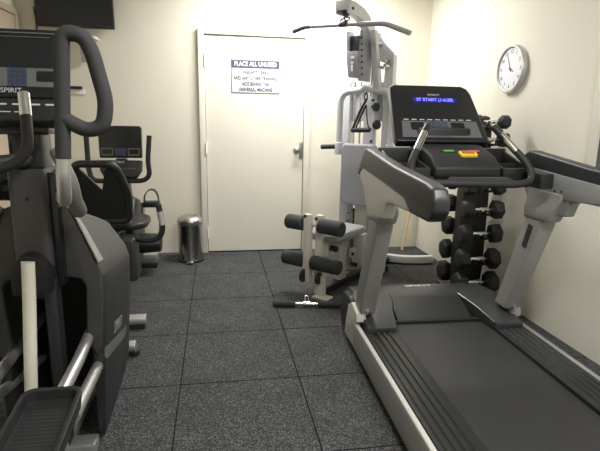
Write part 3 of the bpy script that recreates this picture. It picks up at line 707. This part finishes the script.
obj('crank_cover', MB().loft([[(BX + 0.09, 4.20 + 0.12 * math.cos(a), 0.265 + 0.085 * math.sin(a)) for a in [2 * math.pi * q / 20 for q in range(20)]], [(BX + 0.27, 4.20 + 0.10 * math.cos(a), 0.265 + 0.075 * math.sin(a)) for a in [2 * math.pi * q / 20 for q in range(20)]]], 0.012, 3), M['black'], K)
obj('console_mast', MB().loft([[(BX - 0.05, 4.16, 0.60), (BX + 0.05, 4.16, 0.60), (BX + 0.05, 4.28, 0.60), (BX - 0.05, 4.28, 0.60)], [(BX - 0.04, 4.08, 0.98), (BX + 0.04, 4.08, 0.98), (BX + 0.04, 4.16, 0.98), (BX - 0.04, 4.16, 0.98)]], 0.01), M['char2'], K)
# crank arms and pedals
cr = Vector((BX, 4.16, 0.44))
obj('crank_arm', MB().tube([(BX + 0.13, 4.16, 0.44), (BX + 0.14, 4.18, 0.60)], 0.016, 12).rod((BX - 0.14, 4.16, 0.44), (BX + 0.14, 4.16, 0.44), 0.02).tube([(BX - 0.13, 4.16, 0.44), (BX - 0.14, 4.14, 0.28)], 0.016, 12), M['steel'], K)
def pedal(x, y, z):
    p = obj('pedal', MB().box(x - 0.065, x + 0.065, y - 0.05, y + 0.05, z - 0.024, z + 0.022, 0.012, 3).rod((x - 0.085, y, z), (x + 0.07, y, z), 0.01), M['black'], K)
    ou = fil([(x - 0.060, 0, z), (x - 0.058, 0, z + 0.075), (x - 0.02, 0, z + 0.125), (x + 0.03, 0, z + 0.125), (x + 0.062, 0, z + 0.07), (x + 0.060, 0, z)], 0.04)
    ir = fil([(x - 0.053, 0, z), (x - 0.051, 0, z + 0.072), (x - 0.016, 0, z + 0.118), (x + 0.026, 0, z + 0.118), (x + 0.055, 0, z + 0.067), (x + 0.053, 0, z)], 0.035)
    obj('pedal_strap', MB().prism([(v.x, v.z) for v in ou] + [(v.x, v.z) for v in ir[::-1]], 'Y', y - 0.035, y + 0.025), M['black'], p)
pedal(BX + 0.205, 4.19, 0.60); pedal(BX - 0.205, 4.13, 0.27)
# seat
St = frame((BX - 0.025, 3.50, 0.60), (1, 0, 0), (0, -0.40, 0.92))      # plane of the seat back, leaning to the camera at the top
sb = [(-0.165, 0.0), (-0.185, 0.20), (-0.155, 0.34), (-0.125, 0.445), (0.115, 0.445), (0.15, 0.36), (0.185, 0.20), (0.165, 0.0)]
fo = fil([(x, y, 0) for x, y in sb], 0.05, 6, True)
obj('seat_back_frame', MB().tube(fo, 0.024, 14, Mx=St, closed=True), M['black'], K)
pn = [(-0.16, 0.0), (-0.175, 0.20), (-0.15, 0.35), (-0.118, 0.43), (-0.102, 0.435), (-0.095, 0.41), (0.022, 0.25), (0.055, 0.40), (0.08, 0.435), (0.115, 0.43), (0.145, 0.36), (0.175, 0.20), (0.16, 0.0)]
obj('seat_back_mesh', MB().prism(pn, 'Z', -0.012, 0.006, 0.002, 1, Mx=St), M['black'], K)
for s_ in (-1, 1):
    obj('seat_shell', MB().prism([(3.50, 0.58), (3.45, 0.80), (3.49, 0.80), (3.57, 0.68), (3.58, 0.58)], 'X', *sorted((BX - 0.025 + s_ * 0.135, BX - 0.025 + s_ * 0.17)), 0.010), M['silverd'], K, label='grey side shell')
obj('seat_cushion', MB().prism(rrect(0.47, 0.40, 0.12, 8, BX, 3.78), 'Z', 0.512, 0.56, 0.02, 4), M['black'], K)
obj('seat_carriage', MB().box(BX - 0.06, BX + 0.06, 3.46, 3.86, 0.44, 0.51, 0.012).loft([[(BX - 0.08, 3.44, 0.19), (BX + 0.19, 3.40, 0.19), (BX + 0.19, 3.64, 0.19), (BX - 0.08, 3.68, 0.19)], [(BX - 0.08, 3.44, 0.48), (BX + 0.17, 3.46, 0.48), (BX + 0.17, 3.62, 0.48), (BX - 0.08, 3.66, 0.48)]], 0.02, 3), M['char2'], K)
for s in (-1, 1):
    hp = fil([(BX + s * 0.06, 3.58, 0.475), (BX + s * 0.20, 3.52, 0.455), (BX + s * 0.33, 3.50, 0.46), (BX + s * 0.365, 3.50, 0.54), (BX + s * 0.335, 3.52, 0.71)], 0.07, 8)
    h_ = obj('seat_handle', MB().tube(hp, 0.021, 14), M['black'], K)
    obj('pulse_sensor', MB().tube([(BX + s * 0.3605, 3.5035, 0.565), (BX + s * 0.344, 3.515, 0.66)], 0.0222, 14), M['alu'], h_, label='silver hand sensor')
# console and handlebar
Mb = frame((BX + 0.01, 4.02, 0.86), (1, 0, 0), (0, 0.05, 1))
bc = obj('console', MB().prism([(-0.155, 0.13), (0.16, 0.13), (0.162, 0.36), (0.15, 0.375), (-0.15, 0.375), (-0.16, 0.36)], 'Z', -0.05, 0.0, 0.01, 3, Mx=Mb), M['screen'], K)
Ml = frame((BX + 0.01, 3.985, 0.85), (1, 0, 0), (0, 0.28, 1))
obj('console_base', MB().prism([(-0.12, -0.01), (0.115, -0.01), (0.155, 0.05), (0.16, 0.13), (-0.155, 0.13), (-0.155, 0.05)], 'Z', -0.06, 0.0, 0.012, 3, Mx=Ml), M['black'], bc)
for x in (-0.097, 0.10):
    obj('key_window', MB().prism(rrect(0.088, 0.058, 0.006, 3, x, 0.178), 'Z', 0.0, 0.0015, Mx=Mb), M['keyg'], bc)
    obj('key_screen', MB().prism(rrect(0.072, 0.040, 0.004, 3, x, 0.178), 'Z', 0.0015, 0.003, Mx=Mb), M['screen'], bc)
obj('number_keys', MB().prism(rrect(0.082, 0.060, 0.006, 3, 0.0, 0.178), 'Z', 0.0, 0.002, Mx=Mb), M['keyb'], bc)
text('console_lettering', 'SPIRIT', 0.026, M['label'], Ml @ Matrix.Translation((-0.01, 0.112, 0.001)), bc, sx=1.2)
kl = MB()
for q in range(6):
    kl.prism(rrect(0.024, 0.006, 0.002, 2, -0.06 + q * 0.031, 0.062), 'Z', 0.0, 0.0015, Mx=Ml)
obj('key_labels', kl, M['keyg'], bc)
obj('handlebar', MB().tube(fil([(BX - 0.225, 4.0, 1.165), (BX - 0.225, 4.0, 0.90), (BX - 0.20, 4.0, 0.815), (BX + 0.18, 4.0, 0.815), (BX + 0.228, 4.0, 0.86), (BX + 0.215, 4.0, 0.96), (BX + 0.235, 4.0, 1.165)], 0.05), 0.019, 14), M['rubber'], K)

# ================================================================== cross trainer, left foreground
c = -0.638
E_ = thing('cross_trainer', 'dark grey cross trainer with looped foam handle, at the left front', 'exercise machine', (c, 2.1, 0))
def ring_pts(y, outer, inner):
    R = [(c + x, y, z) for x, z in outer]
    L = [(c - x, y, z) for x, z in outer[::-1]]
    Li = [(c - x, y, z) for x, z in inner]
    Ri = [(c + x, y, z) for x, z in inner[::-1]]
    return R, L, Li, Ri
def shell(y, outer, inner):
    # outer from bottom to the top centre, inner from bottom to the top centre
    a = [(c + x, y, z) for x, z in outer] + [(c - x, y, z) for x, z in outer[::-1]]
    b = [(c - x, y, z) for x, z in inner] + [(c + x, y, z) for x, z in inner[::-1]]
    return a + b
out0 = [(0.168, 0.40), (0.190, 0.44), (0.204, 0.60), (0.206, 0.735), (0.192, 0.775), (0.110, 0.985), (0.07, 1.0)]
inn0 = [(0.130, 0.46), (0.138, 0.55), (0.144, 0.685), (0.130, 0.712), (0.060, 0.725), (0.03, 0.727)]
out1 = [(0.168, 0.30), (0.185, 0.34), (0.196, 0.52), (0.197, 0.64), (0.185, 0.685), (0.110, 0.80), (0.07, 0.82)]
inn1 = [(0.150, 0.42), (0.155, 0.50), (0.155, 0.60), (0.14, 0.63), (0.060, 0.65), (0.03, 0.66)]
hs_ = MB().loft([shell(1.875, out0, inn0), shell(2.50, out1, inn1)], 0.010, 3, ang=25)
obj('housing', hs_, M['char'], E_)
# side skins down to the floor
def skin(y, z, lift=0.0):
    base = 0.176 + 0.0615 * (z - 0.045) if z < 0.44 else 0.200 + 0.053 * (min(z, 0.60) - 0.44)
    return base - 0.009 * (y - 1.885) / 0.615 + lift
for s in (-1, 1):
    rings = []
    for y, zb, zt_ in ((1.885, 0.045, 0.725), (2.20, 0.05, 0.685), (2.40, 0.07, 0.655), (2.505, 0.13, 0.635)):
        zs = (zb, 0.24, 0.44, 0.58, zt_)
        rings.append([(c + s * 0.150, y, zb)] + [(c + s * skin(y, z), y, z) for z in zs] + [(c + s * 0.150, y, zt_)])
    obj('side_panel', MB().loft(rings, 0.006, 2), M['char2'], E_)
    st = [(1.882, 0.385), (1.915, 0.365), (2.33, 0.265), (2.38, 0.262), (2.38, 0.305), (2.33, 0.312), (1.93, 0.415), (1.882, 0.43)]
    sl = MB().loft([[(c + s * skin(y, z, -0.004), y, z) for y, z in st], [(c + s * skin(y, z, 0.0015), y, z) for y, z in st]], 0.0)
    obj('side_stripe', sl, M['keyg'], E_, label='lighter grey side stripe')
    if s > 0:
        text('side_lettering', 'SPIRIT', 0.075, M['silverd'], frame((c + skin(2.16, 0.405, 0.001), 2.16, 0.405), (-0.0146, 1, -0.22), (0.0615, 0, 1)), E_, sx=0.95)
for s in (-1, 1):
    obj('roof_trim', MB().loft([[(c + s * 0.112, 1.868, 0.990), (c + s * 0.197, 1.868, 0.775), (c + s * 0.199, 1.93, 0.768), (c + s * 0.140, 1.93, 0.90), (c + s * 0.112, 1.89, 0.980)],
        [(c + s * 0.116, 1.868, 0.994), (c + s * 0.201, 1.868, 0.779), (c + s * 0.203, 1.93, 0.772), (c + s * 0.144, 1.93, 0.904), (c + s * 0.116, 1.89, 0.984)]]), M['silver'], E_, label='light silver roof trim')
# dark inside: back plate, lower body and axle parts
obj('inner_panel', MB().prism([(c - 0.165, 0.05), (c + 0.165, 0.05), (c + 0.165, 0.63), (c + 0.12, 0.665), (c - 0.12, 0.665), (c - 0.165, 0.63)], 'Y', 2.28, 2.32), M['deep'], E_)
obj('hub_bolt', MB().rod((c + 0.115, 2.20, 0.50), (c + 0.115, 2.28, 0.50), 0.014, None, 18).rod((c + 0.07, 2.24, 0.50), (c + 0.15, 2.24, 0.50), 0.007, None, 12), M['steel'], E_)
obj('hub_bolt', MB().rod((c - 0.115, 2.18, 0.56), (c - 0.115, 2.28, 0.56), 0.034, None, 24, 0.004).rod((c - 0.10, 2.20, 0.56), (c - 0.05, 2.20, 0.56), 0.009, None, 12), M['steel'], E_)
# mast, dark hood over the pole, pole
mast = obj('mast', MB().prism(rrect(0.118, 0.16, 0.02, 4, c, 1.87), 'Z', 0.70, 1.13, 0.006), M['char'], E_)
for z in (0.84, 1.03):
    obj('screw', MB().rod((c + 0.002, 1.787, z), (c + 0.002, 1.792, z), 0.006, None, 12), M['deep'], mast)
obj('mast_side', MB().box(c + 0.050, c + 0.085, 1.83, 1.96, 0.70, 1.12, 0.012), M['gloss'], E_)
obj('mast_neck', MB().box(c - 0.055, c + 0.055, 1.82, 1.93, 1.10, 1.34, 0.015).box(c - 0.085, c + 0.085, 1.80, 1.95, 1.245, 1.275, 0.01), M['gloss'], E_)
obj('joint_cover', MB().rod((c - 0.128, 1.89, 1.065), (c + 0.128, 1.89, 1.065), 0.055, None, 24, 0.012), M['gloss'], E_)
ah = [(c + 0.060 * math.cos(math.radians(a)), 0.775 + 0.070 * math.sin(math.radians(a))) for a in range(0, 181, 15)]
obj('pole_hood', MB().prism(ah + [(c - 0.060, 0.70), (c + 0.060, 0.70)], 'Y', 1.74, 1.87, 0.008), M['deep'], E_)
obj('link_pole', MB().tube([(c + 0.004, 1.735, 0.825), (c - 0.002, 1.732, 0.70), (c - 0.035, 1.70, 0.10)], 0.0215, 18), M['cream'], E_, label='ivory vertical pole')
obj('pole_track', MB().box(c + 0.022, c + 0.062, 1.80, 1.87, 0.06, 0.74, 0.006), M['char2'], E_)
# base frame
obj('base_frame', MB().box(c - 0.06, c + 0.06, 1.55, 2.75, 0.03, 0.085, 0.01).box(c - 0.155, c + 0.155, 1.80, 1.875, 0.012, 0.062, 0.008), M['alu'], E_, label='silver base frame')
obj('front_stabiliser', MB().rod((c - 0.175, 2.68, 0.05), (c + 0.175, 2.68, 0.05), 0.032, None, 20, 0.004), M['alu'], E_)
for s in (-1, 1):
    obj('levelling_foot', MB().rod((c + s * 0.165, 2.68, 0.0), (c + s * 0.165, 2.68, 0.03), 0.03, None, 20, 0.005), M['black'], E_)
# pedals on paired arms
for s in (-1, 1):
    px = c + s * 0.142
    dz = 0.0 if s > 0 else -0.06
    tray = MB()
    oc = rrect(0.172, 0.40, 0.035, 6, px, 1.265); ic = rrect(0.142, 0.365, 0.025, 6, px, 1.265)
    def tilt(y): return 0.505 + (y - 1.46) * 0.12 + dz
    lowr = [(x * 0.92 + px * 0.08, y, tilt(y) - 0.055) for x, y in oc]; rim = [(x, y, tilt(y)) for x, y in oc]
    rim2 = [(x, y, tilt(y) + 0.001) for x, y in ic]; flo = [(x, y, tilt(y) - 0.030) for x, y in ic]
    tray.loft([lowr, rim, rim2, flo], 0.003, 2, ang=40)
    pd = obj('pedal', tray, M['black'], E_)
    tr_ = MB()
    for q in range(22):
        yy = 1.10 + q * 0.0155
        tr_.box(px - 0.058, px + 0.058, yy, yy + 0.006, tilt(yy) - 0.031, tilt(yy) - 0.0293)
    obj('tread_ribs', tr_, M['rubber'], pd)
    obj('pedal_arm', MB().tube([(px + s * 0.0, 1.40, 0.445 + dz), (px - s * 0.0, 1.72, 0.46 + dz), (px - s * 0.012, 2.20, 0.50 + dz)], 0.021, 16), M['alu'], E_, label='satin silver pedal arm')
    obj('pedal_arm', MB().tube([(px + s * 0.046, 1.46, 0.40 + dz), (px + s * 0.030, 1.75, 0.365 + dz), (px + s * 0.005, 2.20, 0.31 + dz)], 0.021, 16), M['alu'], E_, label='satin silver pedal arm')
    obj('pedal_bracket', MB().box(px - 0.05, px + 0.05, 1.30, 1.48, tilt(1.39) - 0.10, tilt(1.39) - 0.052, 0.01), M['black'], E_)
# moving arms with looped foam handles
for s in (-1, 1):
    f = (lambda x: x) if s > 0 else (lambda x: 2 * c - x)
    lowp = fil([(f(-0.398), 1.40, 1.21), (f(-0.404), 1.40, 1.14), (f(-0.414), 1.44, 1.075), (f(-0.475), 1.62, 1.07), (f(-0.50), 1.80, 1.075), (f(-0.53), 1.90, 1.07)], 0.06, 8)
    am = obj('moving_arm', MB().tube(lowp, 0.0185, 18), M['alu'], E_, label='silver lower handle tube')
    lk = fil([(f(-0.515), 1.74, 1.20), (f(-0.468), 1.70, 1.10), (f(-0.47), 1.74, 1.03), (f(-0.475), 1.80, 0.985)], 0.04, 6)
    obj('arm_link', MB().tube(lk, [0.022] * 3 + [0.024] * (len(lk) - 6) + [0.026] * 3, 14), M['linkg'], E_)
    lp_ = fil([(f(-0.399), 1.40, 1.20), (f(-0.388), 1.40, 1.38), (f(-0.378), 1.40, 1.517), (f(-0.328), 1.40, 1.512), (f(-0.308), 1.40, 1.47), (f(-0.282), 1.40, 1.35), (f(-0.292), 1.40, 1.285), (f(-0.335), 1.40, 1.272), (f(-0.392), 1.40, 1.305)], 0.026, 8)
    obj('foam_handle', MB().tube(lp_, 0.0198, 18), M['foam'], am, label='black foam handle bent into a loop')
# fixed handlebar with chrome hand sensors
hb_ = fil([(c + 0.095, 1.58, 1.372), (c + 0.113, 1.53, 1.285), (c + 0.120, 1.50, 1.21), (c + 0.075, 1.48, 1.165), (c - 0.075, 1.48, 1.165), (c - 0.120, 1.50, 1.21), (c - 0.113, 1.53, 1.285), (c - 0.095, 1.58, 1.372)], 0.055, 8)
fh = obj('fixed_handlebar', MB().tube(hb_, 0.0152, 16), M['rubber'], E_)
obj('handlebar_stem', MB().tube([(c, 1.485, 1.172), (c, 1.83, 1.16)], 0.024, 14), M['rubber'], E_)
for seq in (hb_[:5], hb_[::-1][:5]):
    obj('pulse_sensor', MB().tube([seq[0].lerp(seq[1], 0.06)] + list(seq[1:4]), 0.0162, 16), M['chrome'], fh, label='chrome hand sensor')
# console
Me_ = frame((c + 0.01, 1.76, 1.30), (1, 0, 0), (0, 0.22, 1))
ec_ = obj('console', MB().prism(rrect(0.275, 0.225, 0.016, 4, 0, 0.1775), 'Z', -0.06, 0.0, 0.008, 3, Mx=Me_), M['screen'], E_)
obj('console_rim', MB().tube(fil([(-0.125, 0.275, 0.002), (0.12, 0.275, 0.002)], 0.01), 0.0025, 8, Mx=Me_).tube([(-0.125, 0.262, 0.002), (0.10, 0.262, 0.002)], 0.0015, 8, Mx=Me_), M['keyg'], ec_)
obj('key_panel', MB().prism(rrect(0.265, 0.060, 0.006, 3, 0, 0.132), 'Z', 0.0, 0.0015, Mx=Me_), M['keyg'], ec_, label='grey key panel')
for x in (-0.09, 0.09):
    obj('key_window', MB().prism(rrect(0.064, 0.034, 0.004, 3, x, 0.136), 'Z', 0.0015, 0.003, Mx=Me_), M['screen'], ec_)
nk = MB()
for a in range(4):
    for b in range(4):
        nk.prism(rrect(0.0125, 0.013, 0.002, 2, -0.0215 + a * 0.0145, 0.109 + b * 0.0152), 'Z', 0.0015, 0.004, Mx=Me_)
obj('number_keys', nk, M['keyb'], ec_)
Mf = frame((c + 0.01, 1.735, 1.262), (1, 0, 0), (0, 0.42, 1))
lowc = obj('lower_console', MB().prism([(-0.138, 0.112), (0.138, 0.112), (0.137, 0.08), (0.125, 0.045), (0.10, 0.032), (-0.10, 0.032), (-0.125, 0.045), (-0.137, 0.08)], 'Z', -0.07, 0.0, 0.010, 3, Mx=Mf), M['black'], ec_)
text('console_lettering', 'SPIRIT', 0.022, M['label'], Me_ @ Matrix.Translation((-0.020, 0.0885, 0.001)), ec_, sx=1.1)
kl = MB()
for q in range(5):
    kl.prism(rrect(0.034, 0.0055, 0.002, 2, -0.10 + q * 0.05, 0.088), 'Z', 0.0, 0.0015, Mx=Mf)
    if q < 3: kl.prism(rrect(0.04, 0.003, 0.001, 2, -0.09 + q * 0.05, 0.062), 'Z', 0.0, 0.0012, Mx=Mf)
obj('key_labels', kl, M['label'], ec_)
